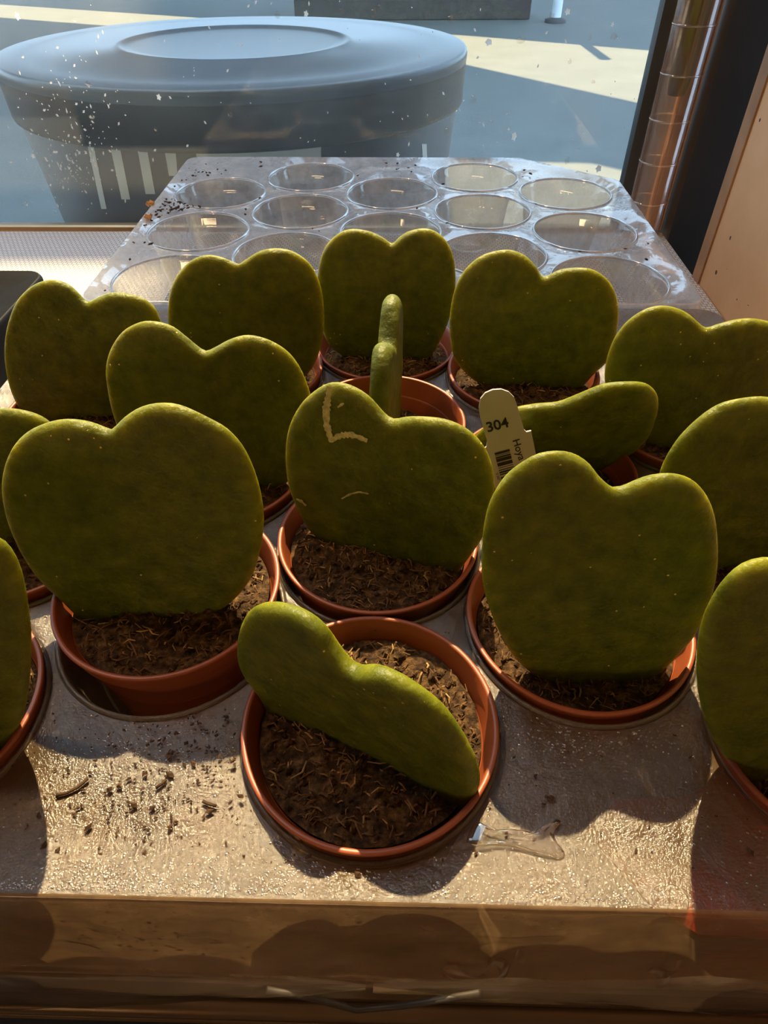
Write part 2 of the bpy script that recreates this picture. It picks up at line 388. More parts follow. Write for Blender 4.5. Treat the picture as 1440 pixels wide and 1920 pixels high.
# clear stacked tube in the window corner
tx, ty = 2.97, 8.42
zt0 = Z_SH; tb = thing('stacked_tube', W(tx, ty, zt0), 'tall clear stacked plastic tube standing in the window corner beside the black post', 'tube')
o = Vector(tb['_o']); seg = .43
nseg = 9
for k in range(nseg):
    z0 = zt0+k*seg
    MB().lathe([(.214, z0+.010), (.215, z0+.02), (.217, z0+seg-.02), (.217, z0+seg-.010)], (tx, ty, 0), 32).build('tube_segment', M['tube'], tb, True, 'D', o)
    MB().lathe([(.215, z0-.010), (.222, z0-.006), (.222, z0+.006), (.215, z0+.010)], (tx, ty, 0), 32).build('tube_ring', M['tube_ring'], tb, True, 'D', o)
MB().lathe([(0, zt0+1.5), (.09, zt0+1.52), (.12, zt0+1.7), (.12, zt0+nseg*seg)], (tx, ty, 0), 20).build('inner_rod', mat_plain('olive_rod', (.09, .085, .03), .6, .3, 30, .1), tb, True, 'D', o)
struct('trim_4', MB().box(tx+.10, 3.285, 8.60, 8.66, Z_SH, 30), mat_plain('orange_jamb_paint', (.62, .36, .19), .6, .15, 20, .1))

# shelf, its mat and its front rail
struct('trim_5', MB().box(-12, 3.27, .60, 8.51, Z_SH-.16, Z_SH-.03), mat_plain('tan_shelf_board', (.20, .14, .09), .6, .2, 20, .1))
struct('trim_8', MB().box(-12, 3.27, .62, 3.38, Z_SH-.03, Z_SH-.002), bpy.data.materials['tan_shelf_board'])
shelf_mat = MB().box(-12, 3.27, 3.4, 8.52, Z_SH-.03, Z_SH)
tag(shelf_mat.build('shelf_mat', M['mat'], None, False), 'white woven mat covering the display shelf under the trays', 'mat')
rl = thing('shelf_rail', W(0, .50, Z_SH-.3), 'bronze coloured metal rail along the front edge of the shelf', 'rail')
o = Vector(rl['_o'])
MB().tube([(-8, .545, Z_SH-.13), (3.2, .545, Z_SH-.13)], .052, 16).build('upper_bar', M['rail'], rl, True, 'D', o)
MB().tube([(-8, .535, Z_SH-.27), (3.2, .535, Z_SH-.27)], .035, 16).build('lower_bar', M['rail'], rl, True, 'D', o)
MB().box(-8, 3.2, .56, .60, Z_SH-.36, Z_SH-.03).build('back_plate', M['rail'], rl, False, 'D', o)

# ------------------------------------------------------------------ thermoformed trays
def tray(name, label, holes, outline, hr, depth, mats, group=None, skirt_front=None, flange=.10, yref=0):
    """holes: centres; outline: corner polygon of the top sheet (counter-clockwise)"""
    name_far = 'empty' in label
    cx = sum(p[0] for p in outline)/len(outline); cy = sum(p[1] for p in outline)/len(outline)
    rt = thing(name, W(cx, cy, Z_SH), label, 'tray', group); o = Vector(rt['_o'])
    # rounded outline
    def rounded(poly, r, n=7):
        out = []
        m = len(poly)
        for i in range(m):
            p0, p1, p2 = (Vector(poly[(i+k-1) % m]) for k in range(3))
            a = (p0-p1).normalized(); b = (p2-p1).normalized()
            ang = a.angle(b); L = r/math.tan(ang/2)
            s, e = p1+a*L, p1+b*L; c = p1+(a+b).normalized()*(r/math.sin(ang/2))
            for k in range(n+1):
                q = s.lerp(e, k/n); out.append(c+(q-c).normalized()*r)
        return out
    ol = rounded(outline, .14)
    # densify long edges
    dn = []
    for i in range(len(ol)):
        p, q = ol[i], ol[(i+1) % len(ol)]; L = (q-p).length; k = max(1, int(L/.08))
        for j in range(k): dn.append(p.lerp(q, j/k))
    ol = dn; no = len(ol)
    nrm = []
    for i in range(no):
        tn = (ol[(i+1) % no]-ol[i-1]).normalized(); nrm.append(Vector((tn.y, -tn.x)))
    NC = 56; fl = .035
    pts = list(ol); edges = [(i, (i+1) % no) for i in range(no)]
    for hx, hy in holes:
        b0 = len(pts)
        for k in range(NC):
            a = 2*math.pi*k/NC; pts.append(Vector((hx+(hr+fl)*math.cos(a), hy+(hr+fl)*math.sin(a))))
        edges += [(b0+k, b0+(k+1) % NC) for k in range(NC)]
    xs = [p.x for p in ol]; ys = [p.y for p in ol]
    g = .065; yy = min(ys)+g
    rr = random.Random(3)
    while yy < max(ys)-g*.7:
        xx = min(xs)+g
        while xx < max(xs)-g*.7:
            q = Vector((xx+rr.uniform(-.02, .02), yy+rr.uniform(-.02, .02)))
            if all((q-Vector(h)).length > hr+fl+.03 for h in holes): pts.append(q)
            xx += g
        yy += g
    vo, eo, fo, *_ = geometry.delaunay_2d_cdt(pts, edges, [], 0, 1e-5)
    def inside(p):
        c = False; j = no-1
        for i in range(no):
            a, b = ol[i], ol[j]
            if (a.y > p.y) != (b.y > p.y) and p.x < (b.x-a.x)*(p.y-a.y)/(b.y-a.y)+a.x: c = not c
            j = i
        return c
    F = []
    for f in fo:
        c = sum((vo[i] for i in f), Vector((0, 0)))/3
        if all((c-Vector(h)).length > (hr+fl)*.995 for h in holes) and inside(c): F.append(f)
    def edge_d(p):
        return min((geometry.intersect_point_line(p, ol[i], ol[(i+1) % no])[0]-p.to_3d()).length if False else (p-ol[i]).length for i in range(0, no))
    def relief(p):
        d = max(0, 1-edge_d(p)/.20); z = .036*d*d*(3-2*d)
        h = min((p-Vector(q)).length for q in holes)-hr-fl; e = max(0, 1-h/.20); return z-.022*e*e
    zn = lambda p: relief(p)+.006*noise.noise(Vector((p.x*2.2, p.y*2.2, .3)))+.003*noise.noise(Vector((p.x*7, p.y*7, 4)))
    mb = MB(); mb.add([(p.x, p.y, zn(p) if i >= no+NC*len(holes) else (.032 if i < no else -.022)) for i, p in enumerate(vo)], F)
    mb.build('top_sheet', mats[0], rt, True, 'D', o)
    # cups
    for hx, hy in holes:
        br = hr*.80
        prof = [(hr+fl, -.022), (hr+fl*.45, -.027), (hr+.006, -.042), (hr, -.07), (br+.02, -depth+.05), (br-.01, -depth+.015), (br-.05, -depth), (br-.12, -depth+.02), (0, -depth+.02)]
        if name_far: prof = prof[:4]+[(hr*.955, -.12), (hr*.915, -.20), (hr*.88, -.32), (hr*.83, -.48), (hr*.77, -.63), (hr*.66, -.72), (hr*.5, -.775), (hr*.3, -.79), (0, -.79)]
        MB().lathe(prof, (hx, hy, 0), NC).build('cup', mats[1], rt, True, 'D', o)
        if name != 'black_tray':
            rp = [(hr+fl*.55+.011*math.cos(q*.7854), -.020+.013*math.sin(q*.7854)) for q in range(9)]
            MB().lathe(rp, (hx, hy, 0), NC).build('cup_rim', M['cup_rim'] if name_far else mats[0], rt, True, 'D', o)
    # skirt with rounded shoulder, ribs and flange
    prof = [(0, .032), (.008, .029), (.014, .020), (.018, 0), (.022, -.3), (.026, -.6), (.030, -.74), (.033, -.80), (.040, -.825), (.040+flange, -.83), (.043+flange, -.845), (.043+flange, -.862)]
    v = []; m = len(prof)
    for i in range(no):
        s = sum((ol[j]-ol[j-1]).length for j in range(1, i+1)) if False else i*.08
        for k, (d, z) in enumerate(prof):
            w = .010*noise.noise(Vector((ol[i].x*3, ol[i].y*3, z*4))) if 3 <= k <= 7 else (.012*noise.noise(Vector((ol[i].x*2.5, ol[i].y*2.5, 9))) if k > 8 else 0)
            p = ol[i]+nrm[i]*(d+w); v.append((p.x, p.y, z+(w*.5 if k > 8 else 0)))
    f = [(i*m+k, i*m+k+1, ((i+1) % no)*m+k+1, ((i+1) % no)*m+k) for i in range(no) for k in range(m-1)]
    mb = MB(); mb.add(v, f); mb.build('skirt', mats[2], rt, True, 'D', o)
    return rt
XC = -.10
far_holes = []
FX, FY, FA, FB = -.108, 7.869, .908, .5208
for c, rows in ((-1, (0, 2, 4)), (1, (0, 2, 4)), (0, (1, 3, 5)), (-2, (1, 3, 5)), (2, (1, 3, 5))):
    for r in rows: far_holes.append((FX+FA*c, FY-FB*r))
tray('plant_tray', 'empty clear plastic tray with round cups, behind the plants against the window', far_holes,
     [(-2.50, 4.765), (2.31, 4.765), (2.31, 7.60), (1.35, 8.38), (-2.50, 8.42)], .452, .80, (M['tray_far'], M['far_cup'], M['tray_far']), flange=.0)
pots = {}     # name: (x, y, rim z above the tray top)
CA = .905
for c, n, y0, names in ((0, 4, 1.277, 'A D E F'.split()), (-1, 3, 1.80, 'B L H'.split()), (1, 3, 1.79, 'C T G'.split()), (-2, 3, 1.30, 'K J I'.split()), (2, 3, 1.27, 'P Q R'.split())):
    for r in range(n): pots[names[r]] = [XC+CA*c, y0+(.965 if c == 0 else 1.0)*r, .05]
pots['B'] = [-1.015, 1.865, .14]; pots['C'] = [.80, 1.81, .03]; pots['D'][1] = 2.27;  pots['P'][0] = 1.69; pots['F'][2] = .03; pots['T'][2] = .04; pots['E'][2] = .06
front_holes = [(XC+CA*c, y0+(.965 if c == 0 else 1.0)*r) for c, n, y0 in ((0, 4, 1.277), (-1, 3, 1.79), (1, 3, 1.79), (-2, 3, 1.29), (2, 3, 1.28)) for r in range(n)]
tray('plant_tray', 'fogged clear plastic tray in front holding the potted heart leaves', front_holes,
     [(-2.56, .655), (2.36, .655), (2.36, 4.675), (-2.56, 4.675)], .474, .80, (M['tray_front'], M['tray_cup'], M['tray_skirt']), flange=.0)
bh = [(-5.62+CA*c+2, 4.70-(0.5 if c % 2 else 0)-r*1.0) for c in (0, -1) for r in range(3)]
tray('black_tray', 'black plastic plant tray at the left edge beside the clear trays', bh, [(-5.4, 1.6), (-2.98, 1.6), (-2.98, 5.30), (-5.4, 5.30)], .42, .7, (mat_plain('grey_black_tray', (.010, .010, .011), .8, .2, 60, .1, spec=.05), M['black_plastic'], M['black_plastic']), flange=.02)

# ------------------------------------------------------------------ heart leaves
def catmull(pts, n):
    out = []; m = len(pts)
    for i in range(m):
        p0, p1, p2, p3 = (pts[(i+k-1) % m] for k in range(4))
        for j in range(8):
            t_ = j/8
            out.append(.5*((2*p1)+(p2-p0)*t_+(2*p0-5*p1+4*p2-p3)*t_*t_+(3*p1-p0-3*p2+p3)*t_**3))
    L = [0]
    for i in range(len(out)): L.append(L[-1]+(out[(i+1) % len(out)]-out[i]).length)
    res = []; k = 0
    for j in range(n):
        s = L[-1]*j/n
        while L[k+1] < s: k += 1
        res.append(out[k].lerp(out[(k+1) % len(out)], (s-L[k])/max(1e-9, L[k+1]-L[k])))
    return res
LEAF = {}
def leaf_mesh(P2, T, seed, bend=.02):
    """P2: smooth closed outline in leaf coordinates; returns a thick rounded leaf (x along, y up, z out)"""
    N = len(P2)
    cx = sum(p.x for p in P2)/N; ys = [p.y for p in P2]; cy = min(ys)+(max(ys)-min(ys))*.46
    c = Vector((cx, cy)); S = [1, .998, .99, .975, .955, .93, .895, .84, .75, .62, .48, .33, .18, .07]
    v = []; f = []
    def zz(s):
        q = max(0, (s-.895)/.105); return T*math.sqrt(max(0, 1-q*q))*(.90+.10*(1-s*s))
    def warp(p, z):
        nz = bend*noise.noise(Vector((p.x*1.6+seed*7, p.y*1.6, seed)))*1.6+.006*noise.noise(Vector((p.x*6, p.y*6, seed*3)))
        return (p.x, p.y, z+nz)
    m = len(S)
    for side in (1, -1):
        b0 = len(v)
        for s in S:
            for p in P2: q = c+(p-c)*s; v.append(warp(q, side*zz(s)))
        v.append(warp(c, side*T))
        for k in range(m-1):
            for i in range(N):
                j = (i+1) % N; q = (b0+k*N+i, b0+k*N+j, b0+(k+1)*N+j, b0+(k+1)*N+i); f.append(q if side > 0 else q[::-1])
        for i in range(N):
            j = (i+1) % N; q = (b0+(m-1)*N+i, b0+(m-1)*N+j, b0+m*N); f.append(q if side > 0 else q[::-1])
    # weld the two rims
    off = m*N+1
    mp = lambda i: i-off if off <= i < off+N else i
    f = [tuple(mp(i) for i in q) for q in f]
    return v, f

# for every pot: two points of the line where the leaf enters the soil, lean (deg, + = away from the camera), outline seen in the photograph
leaves = {
 'A': (((480,1300),(870,1500)), 0, [(672,1249),(650,1235),(628,1205),(605,1172),(580,1150),(545,1135),(505,1131),(470,1145),(452,1170),(447,1202),(455,1240),(475,1280),(525,1345),(590,1420),(680,1490),(780,1530),(850,1520),(885,1502),(896,1478),(888,1440),(862,1385),(830,1335),(785,1290),(745,1262),(705,1247)]),
 'B': (((120,1145),(430,1145)), 8, [(207,807),(190,800),(160,790),(120,786),(80,795),(45,815),(18,850),(3,900),(5,950),(18,1000),(40,1045),(75,1090),(110,1125),(165,1165),(230,1185),(300,1185),(370,1165),(430,1130),(470,1085),(488,1030),(494,970),(485,910),(462,850),(430,810),(390,785),(340,763),(300,759),(262,766),(232,784)]),
 'C': (((960,1262),(1270,1262)), 6, [(1150,914),(1125,895),(1105,870),(1080,853),(1050,847),(1010,852),(975,870),(945,895),(920,935),(908,980),(903,1030),(905,1090),(918,1140),(940,1190),(975,1240),(1030,1280),(1090,1300),(1150,1298),(1205,1275),(1250,1245),(1295,1195),(1322,1140),(1340,1080),(1344,1020),(1338,960),(1315,915),(1285,892),(1250,886),(1210,893),(1175,908)]),
 'D': (((580,1000),(870,1075)), 4, [(735,788),(715,775),(690,745),(665,727),(640,718),(615,719),(590,733),(565,757),(547,790),(539,830),(540,880),(550,930),(570,975),(603,1020),(650,1060),(720,1095),(790,1112),(840,1092),(880,1050),(910,1000),(924,950),(926,900),(918,860),(900,825),(870,800),(830,785),(790,781),(760,783)]),
 'F': (((640,672),(815,672)), 4, [(735,458),(715,445),(690,434),(660,430),(635,438),(612,460),(600,490),(595,530),(597,570),(603,610),(618,645),(645,668),(690,688),(735,696),(780,688),(810,665),(830,630),(845,590),(853,550),(854,510),(848,475),(833,448),(812,433),(790,430),(765,436),(748,447)]),
 'G': (((880,722),(1130,722)), 4, [(1020,520),(1005,500),(985,480),(960,470),(935,471),(905,480),(880,498),(860,525),(848,560),(843,600),(845,640),(852,670),(875,700),(910,724),(960,742),(1020,748),(1080,730),(1120,700),(1145,670),(1157,625),(1160,580),(1152,545),(1135,520),(1110,505),(1080,502),(1050,507)]),
 'H': (((350,715),(565,715)), 6, [(448,495),(435,490),(410,480),(385,478),(360,487),(338,508),(322,540),(316,580),(318,620),(330,660),(352,700),(400,733),(460,745),(520,738),(560,715),(585,690),(600,655),(607,610),(605,560),(595,520),(578,492),(550,472),(520,466),(490,470),(465,484)]),
 'L': (((260,905),(560,905)), 6, [(386,657),(370,648),(345,628),(320,610),(290,602),(262,604),(230,622),(208,655),(200,690),(203,730),(212,775),(230,820),(265,870),(320,915),(390,938),(450,940),(510,925),(545,895),(570,855),(582,810),(586,770),(580,735),(565,695),(545,665),(520,645),(490,632),(460,628),(430,636),(405,649)]),
 'I': (((60,785),(270,785)), 6, [(165,565),(150,553),(130,535),(105,525),(80,527),(55,540),(32,565),(18,600),(11,640),(13,690),(25,735),(48,775),(90,808),(140,820),(200,815),(250,790),(285,752),(305,705),(310,660),(305,620),(292,580),(270,560),(240,550),(210,548),(185,556)]),
 'J': (((-150,1010),(90,1010)), 2, [(-60,800),(-30,775),(0,765),(50,771),(88,788),(112,818),(118,860),(105,920),(78,975),(40,1020),(-10,1045),(-60,1050),(-130,1030),(-180,980),(-205,900),(-195,830),(-160,785),(-120,772),(-85,782)]),
 'K': (((-330,1420),(10,1400)), 6, [(-190,1060),(-160,1030),(-100,1004),(-50,1001),(0,1016),(24,1045),(42,1090),(53,1140),(59,1200),(58,1260),(50,1320),(35,1370),(0,1415),(-60,1450),(-150,1470),(-250,1465),(-340,1420),(-410,1340),(-440,1240),(-430,1140),(-390,1060),(-330,1020),(-270,1015),(-220,1035)]),
 'T': (((915,880),(1150,872)), -22, [(1045,758),(1000,763),(960,770),(915,795),(885,825),(872,860),(885,900),(920,930),(970,945),(1035,943),(1095,922),(1155,885),(1205,830),(1230,785),(1234,748),(1218,722),(1190,714),(1140,719),(1090,739)]),
 'R': (((1190,835),(1420,835)), 4, [(1325,615),(1310,605),(1290,588),(1265,577),(1235,574),(1205,583),(1175,605),(1150,640),(1137,680),(1135,720),(1150,760),(1175,800),(1212,832),(1260,856),(1320,864),(1385,848),(1435,810),(1470,755),(1485,690),(1478,640),(1455,610),(1420,599),(1385,600),(1350,608)]),
 'Q': (((1270,1055),(1580,1055)), 4, [(1490,785),(1465,757),(1440,747),(1400,750),(1350,762),(1310,785),(1272,820),(1247,858),(1233,900),(1234,950),(1252,1000),(1290,1045),(1340,1075),(1400,1088),(1470,1083),(1540,1055),(1590,1000),(1615,930),(1612,860),(1590,805),(1555,775),(1520,772)]),
 'P': (((1360,1440),(1690,1440)), 4, [(1545,1110),(1515,1078),(1480,1058),(1440,1052),(1400,1060),(1370,1080),(1340,1115),(1320,1160),(1309,1220),(1310,1290),(1322,1350),(1345,1400),(1380,1440),(1430,1475),(1500,1495),(1580,1490),(1670,1450),(1735,1385),(1770,1300),(1768,1210),(1740,1130),(1690,1085),(1630,1070),(1580,1083)]),
}
LABEL = {
 'A': 'nearest potted heart leaf, turned aslant in a pot centred at the tray front',
 'B': 'large dark potted heart leaf whose pot wall shows above a sunlit gap, front left',
 'C': 'large dark potted heart leaf in front of the white plant label, right of centre',
 'D': 'potted heart leaf with a pale forked scratch on its left lobe, in the middle',
 'E': 'potted heart leaf turned edge-on, standing as a narrow green blade in the middle',
 'F': 'small potted heart leaf behind the edge-on blade, rearmost at centre',
 'G': 'potted heart leaf with peat heaped at its foot, behind the tilted leaf, rear right',
 'H': 'potted heart leaf of the rear row, just left of the rearmost centre one',
 'L': 'potted heart leaf directly behind the large dark front left leaf',
 'I': 'potted heart leaf farthest left in the rear row, beside the black tray',
 'J': 'potted leaf at the left frame edge showing one pale-rimmed lobe above the front row',
 'K': 'potted heart leaf cut by the left frame edge in the front row',
 'T': 'potted heart leaf leaning forward behind the white 304 label',
 'R': 'potted heart leaf next to the cream wall, rearmost at the right frame edge',
 'Q': 'dark potted heart leaf cut by the right frame edge, second from the front',
 'P': 'potted heart leaf cut by the right frame edge in the front row, rim lit',
}
def make_pot(key):
    px, py, rz = pots[key]; rd = random.Random(hash(key) % 1000 if False else ord(key)); o = W(px, py, -.80)
    rt = thing('potted_succulent', o, LABEL[key], 'plant', 'potted heart leaf plants in the front tray')
    R = .492; base = -.772
    pr = [(.0, base), (.33, base), (.345, base+.015), (R-.058, rz-.13), (R-.052, rz-.118), (R-.030, rz-.112), (R-.022, rz-.105), (R-.006, rz-.022), (R, rz-.014), (R, rz-.004), (R-.004, rz), (R-.017, rz), (R-.022, rz-.006), (R-.03, rz-.07), (R-.05, rz-.11), (R-.07, rz-.30)]
    wob = MB().lathe(pr, (px, py, 0), 96)
    wob.build('pot', M['pot'], rt, True, 'D', o)
    # soil
    n1, n2 = (46, 90) if key in 'ABCD' else (30, 64)
    sz = rz-.105 + {'A': .03, 'B': .03, 'C': .01, 'D': .02, 'E': -.09, 'G': .03, 'T': -.05}.get(key, 0); v = []; f = []
    def hgt(x, y):
        q = Vector((x*4+ord(key)*3.3, y*4, 1.7)); d = math.hypot(x, y)/.43
        h = .045*noise.noise(q)+.030*noise.noise(q*3.1)+.018*noise.noise(q*8)+.010*noise.noise(q*19)
        return sz+h*(1-.35*d)-.02*d*d
    for i in range(n1+1):
        r = (R-.057)*i/n1
        for j in range(n2):
            a = 2*math.pi*j/n2; x, y = r*math.cos(a), r*math.sin(a); v.append((px+x, py+y, hgt(x, y)))
    for i in range(n1):
        for j in range(n2):
            k = (j+1) % n2; f.append((i*n2+j, i*n2+k, (i+1)*n2+k, (i+1)*n2+j))
    mb = MB(); mb.add(v, f); so = mb.build('soil', M['soil'], rt, True, 'D', o); so['kind'] = 'stuff'
    nf = {'A': 420, 'B': 420, 'C': 420, 'D': 420}.get(key, 220)
    ico = [(0,0,1),(.9,0,.4),(-.3,.85,.4),(-.3,-.85,.4),(.3,.85,-.4),(-.9,0,-.4),(.3,-.85,-.4),(0,0,-1)]
    icf = [(0,1,2),(0,2,3),(0,3,1),(1,4,2),(2,5,3),(3,6,1),(1,6,4),(2,4,5),(3,5,6),(7,4,6),(7,5,4),(7,6,5)]
    for nm, mat, cnt, kind in (('peat_fibres', M['fibre'], nf, 'f'), ('pale_fibres', M['fibre_pale'], nf//4, 'f'), ('peat_crumbs', M['soil'], nf//2, 'c')):
        mb = MB()
        for i in range(cnt):
            a = rd.random()*6.283; r = (R-.075)*math.sqrt(rd.random()); x, y = r*math.cos(a), r*math.sin(a); z = hgt(x, y)
            if kind == 'f':
                L = rd.uniform(.012, .06)*(1.6 if rd.random() < .1 else 1); b = rd.random()*6.283; w = rd.uniform(.0018, .0042)
                if math.hypot(x+L*math.cos(b), y+L*math.sin(b)) > R-.06: continue
                e1 = Vector((px+x, py+y, z-.002)); e3 = Vector((px+x+L*math.cos(b), py+y+L*math.sin(b), z+rd.uniform(-.005, .025)))
                e2 = (e1+e3)/2+Vector((rd.uniform(-.2, .2)*L, rd.uniform(-.2, .2)*L, rd.uniform(.003, .014)))
                mb.tube([e1, e2, e3], [w, w*1.1, w*.6], 4)
            else:
                s = rd.uniform(.006, .020)*(1.8 if rd.random() < .12 else 1)
                mb.add([(px+x+q[0]*s*rd.uniform(.7, 1.3), py+y+q[1]*s*rd.uniform(.7, 1.3), z+s*.3+q[2]*s*rd.uniform(.5, 1.1)) for q in ico], icf)
        ob = mb.build(nm, mat, rt, False, 'D', o); ob['kind'] = 'stuff'
    # leaf
    zs = sz-.02
    if key == 'E':
        g0, g1 = Vector((px+.0, py-.32, zs)), Vector((px+.05, py+.30, zs)); lean = 0
    else:
        g, lean, outl = leaves[key]; g0, g1 = on_z(*g[0], zs), on_z(*g[1], zs)
    u = (g1-g0); u.z = 0; u.normalize()
    back = Vector((-u.y, u.x, 0));
    if back.y < 0 and key != 'E': back = -back
    la = math.radians(lean); up = Vector((0, 0, 1))*math.cos(la)+back*math.sin(la); nz = u.cross(up)
    p0 = (g0+g1)/2
    if key == 'E':
        P2 = [Vector(q) for q in [(0,.72),(-.06,.75),(-.14,.81),(-.23,.83),(-.32,.77),(-.38,.62),(-.39,.42),(-.35,.20),(-.27,-.02),(-.14,-.15),(0,-.19),(.14,-.15),(.27,-.02),(.36,.20),(.40,.45),(.39,.68),(.34,.82),(.25,.88),(.15,.86),(.06,.77)]]
    else:
        P2 = []
        for q in outl:
            w3 = on_plane(*q, p0, nz)
            if w3.z < rz+.01:       # the buried foot stays inside the pot
                dx, dy = w3.x-px, w3.y-py; d = math.hypot(dx, dy); mx_ = .435 if w3.z < rz-.1 else .46
                if d > mx_ and w3.z < rz: w3.x, w3.y = px+dx*mx_/d, py+dy*mx_/d
                w3.z = max(w3.z, sz-.22)
            r_ = w3-p0; P2.append(Vector((r_.dot(u), r_.dot(up))))
    LEAF[key] = (p0.copy(), u.copy(), up.copy(), nz.copy(), min(q.x for q in P2), max(q.x for q in P2), min(q.y for q in P2), max(q.y for q in P2))
    P2 = catmull(P2, 132)
    vv, ff = leaf_mesh(P2, .058 if key == 'E' else .042, ord(key)*.37, .006 if key == 'E' else .02)
    mb = MB(); mb.add([p0+u*q[0]+up*q[1]+nz*q[2] for q in vv], ff)
    mb.build('leaf', M['leaf'], rt, True, 'D', o)
    return rt
for k in pots: make_pot(k)

# ------------------------------------------------------------------ plant label with print
tg = thing('plant_label', W(.62, 2.48, -.2), 'white plastic plant label printed 304 with a barcode', 'label')
o = Vector(tg['_o'])
g0, g1 = on_z(905, 965, -.12), on_z(1000, 960, -.12)
u = (g1-g0); u.z = 0; u.normalize(); back = Vector((-u.y, u.x, 0)); la = math.radians(4)
up = Vector((0, 0, 1))*math.cos(la)+back*math.sin(la); nz = u.cross(up); p0 = (g0+g1)/2
tp = lambda x, y: on_plane(x, y, p0, nz)
body = [(914,829),(901,785),(898,765),(901,748),(910,737),(924,731),(940,730),(954,735),(964,745),(968,755),(983,806),(987,810),(996,808),(1005,852),(1020,905),(985,985),(960,985),(931,925),(906,843),(912,838)]
mb = MB(); n = len(body); th_ = .009
fr = [tp(*q) for q in body]; mb.add([p-nz*0 for p in fr]+[p-nz*-th_ if nz.y > 0 else p-nz*th_ for p in fr], [tuple(range(n)), tuple(range(n, 2*n))[::-1]]+[(i, (i+1) % n, n+(i+1) % n, n+i) for i in range(n)])
mb.build('label_blade', M['tag'], tg, False, 'D', o)
fn = -nz if nz.y > 0 else nz       # towards the viewer
def text(s, px, py, ux, uy, hpx, bold=0.0, sx=1.0):
    """flat print: baseline start at (px,py), running direction (ux,uy) as seen on the blade"""
    cu = bpy.data.curves.new('t', 'FONT'); cu.body = s; cu.size = 1; cu.offset = bold
    ob = bpy.data.objects.new('t', cu); COL.objects.link(ob)
    dg = bpy.context.evaluated_depsgraph_get(); me = ob.evaluated_get(dg).to_mesh()
    vs_ = [tuple(q.co) for q in me.vertices]; fs_ = [tuple(q.vertices) for q in me.polygons]
    ob.evaluated_get(dg).to_mesh_clear(); bpy.data.objects.remove(ob); bpy.data.curves.remove(cu)
    k = hpx/.70; L = math.hypot(ux, uy); ux, uy = ux/L, uy/L
    mb = MB(); mb.add([tp(px+k*(x*ux*sx+y*uy), py+k*(x*uy*sx-y*ux))+fn*.003 for x, y, z in vs_], fs_)
    mb.build('print', M['ink'], tg, False, 'D', o)
text('304', 913.5, 810, 42, -11, 18, .018, 1.12)
text('Hoya', 960.5, 825, 13, 40, 14, .004, .95)
text('0 087', 929.5, 887, 6, 20, 4.5, .0, 1)
def bars():
    y = 0; ws = [4,1.5,1,2,2.5,1,6,2,6.5,2.5,1,3,1.5,2,3,1.5,2,4,3,2,1.5,2,3.5,2,1,2,3,2,4,2,1.5,3]
    ax, ay = .245, .97; ox, oy = 927, 849
    for i, w in enumerate(ws):
        if i % 2 == 0:
            q = [(ox+ax*y, oy+ay*y), (ox+ax*y+28, oy+ay*y-7.5), (ox+ax*(y+w)+28, oy+ay*(y+w)-7.5), (ox+ax*(y+w), oy+ay*(y+w))]
            mb = MB(); mb.add([tp(*p)+fn*.003 for p in q], [(0, 1, 2, 3)]); mb.build('barcode_bar', M['ink'], tg, False, 'D', o)
        y += w
bars()

# pale scratches on leaf D
M['scratch'] = mat_plain('dry_leaf_scar', (.50, .42, .20), .8, .35, 700, .3)
lf_d = [o for o in bpy.data.objects['potted_succulent.001'].children if o.name.startswith('leaf')][0]
def scar(pts, wpx, seed='D'):
    p0_, u_, up_, nz_, *_ = LEAF['D']; sd_ = ord('D')*.37
    vw = -1 if nz_.y > 0 else 1
    c_ = []
    for (x, y) in pts:
        w3 = on_plane(x, y, p0_+nz_*vw*.042, nz_); q = w3-p0_; c_.append((q.dot(u_), q.dot(up_)))
    fine = []
    for k in range(len(c_)-1):
        for m in range(6): fine.append((c_[k][0]+(c_[k+1][0]-c_[k][0])*m/6, c_[k][1]+(c_[k+1][1]-c_[k][1])*m/6))
    fine.append(c_[-1]); v = []; n = len(fine)
    for k, (x, y) in enumerate(fine):
        a, b = fine[max(0, k-1)], fine[min(n-1, k+1)]; tx_, ty_ = b[0]-a[0], b[1]-a[1]; L = math.hypot(tx_, ty_); ox, oy = -ty_/L, tx_/L
        w = wpx/380*(.55+.45*math.sin(math.pi*(k+.5)/n))*(.7+.6*random.random())
        for e in (-1, 0, 1):
            X, Y = x+ox*w*.5*e, y+oy*w*.5*e
            nz2 = .02*noise.noise(Vector((X*1.6+sd_*7, Y*1.6, sd_)))*1.6+.006*noise.noise(Vector((X*6, Y*6, sd_*3)))
            q = p0_+u_*X+up_*Y+nz_*(nz2+vw*(.0425+(.0015 if e == 0 else -.0005))); v.append(tuple(q))
    mb = MB(); mb.add(v, [(k*3+l, k*3+l+1, k*3+l+4, k*3+l+3) for k in range(n-1) for l in range(2)])
    me_o = mb.build('scar', M['scratch'], None, True, 'D', Vector((0, 0, 0)))
    me_o.parent = lf_d; me_o.matrix_parent_inverse = Matrix.Translation(-W(pots['D'][0], pots['D'][1], -.80))
scar([(618,725),(615,745),(611,770),(612,795),(618,818),(622,830)], 13)
scar([(622,826),(636,818),(655,816),(672,822),(687,829)], 12)
scar([(633,764),(640,759),(645,756)], 4)
scar([(640,936),(655,928),(672,924),(690,928)], 4)
scar([(556,935),(566,940),(574,948)], 7)
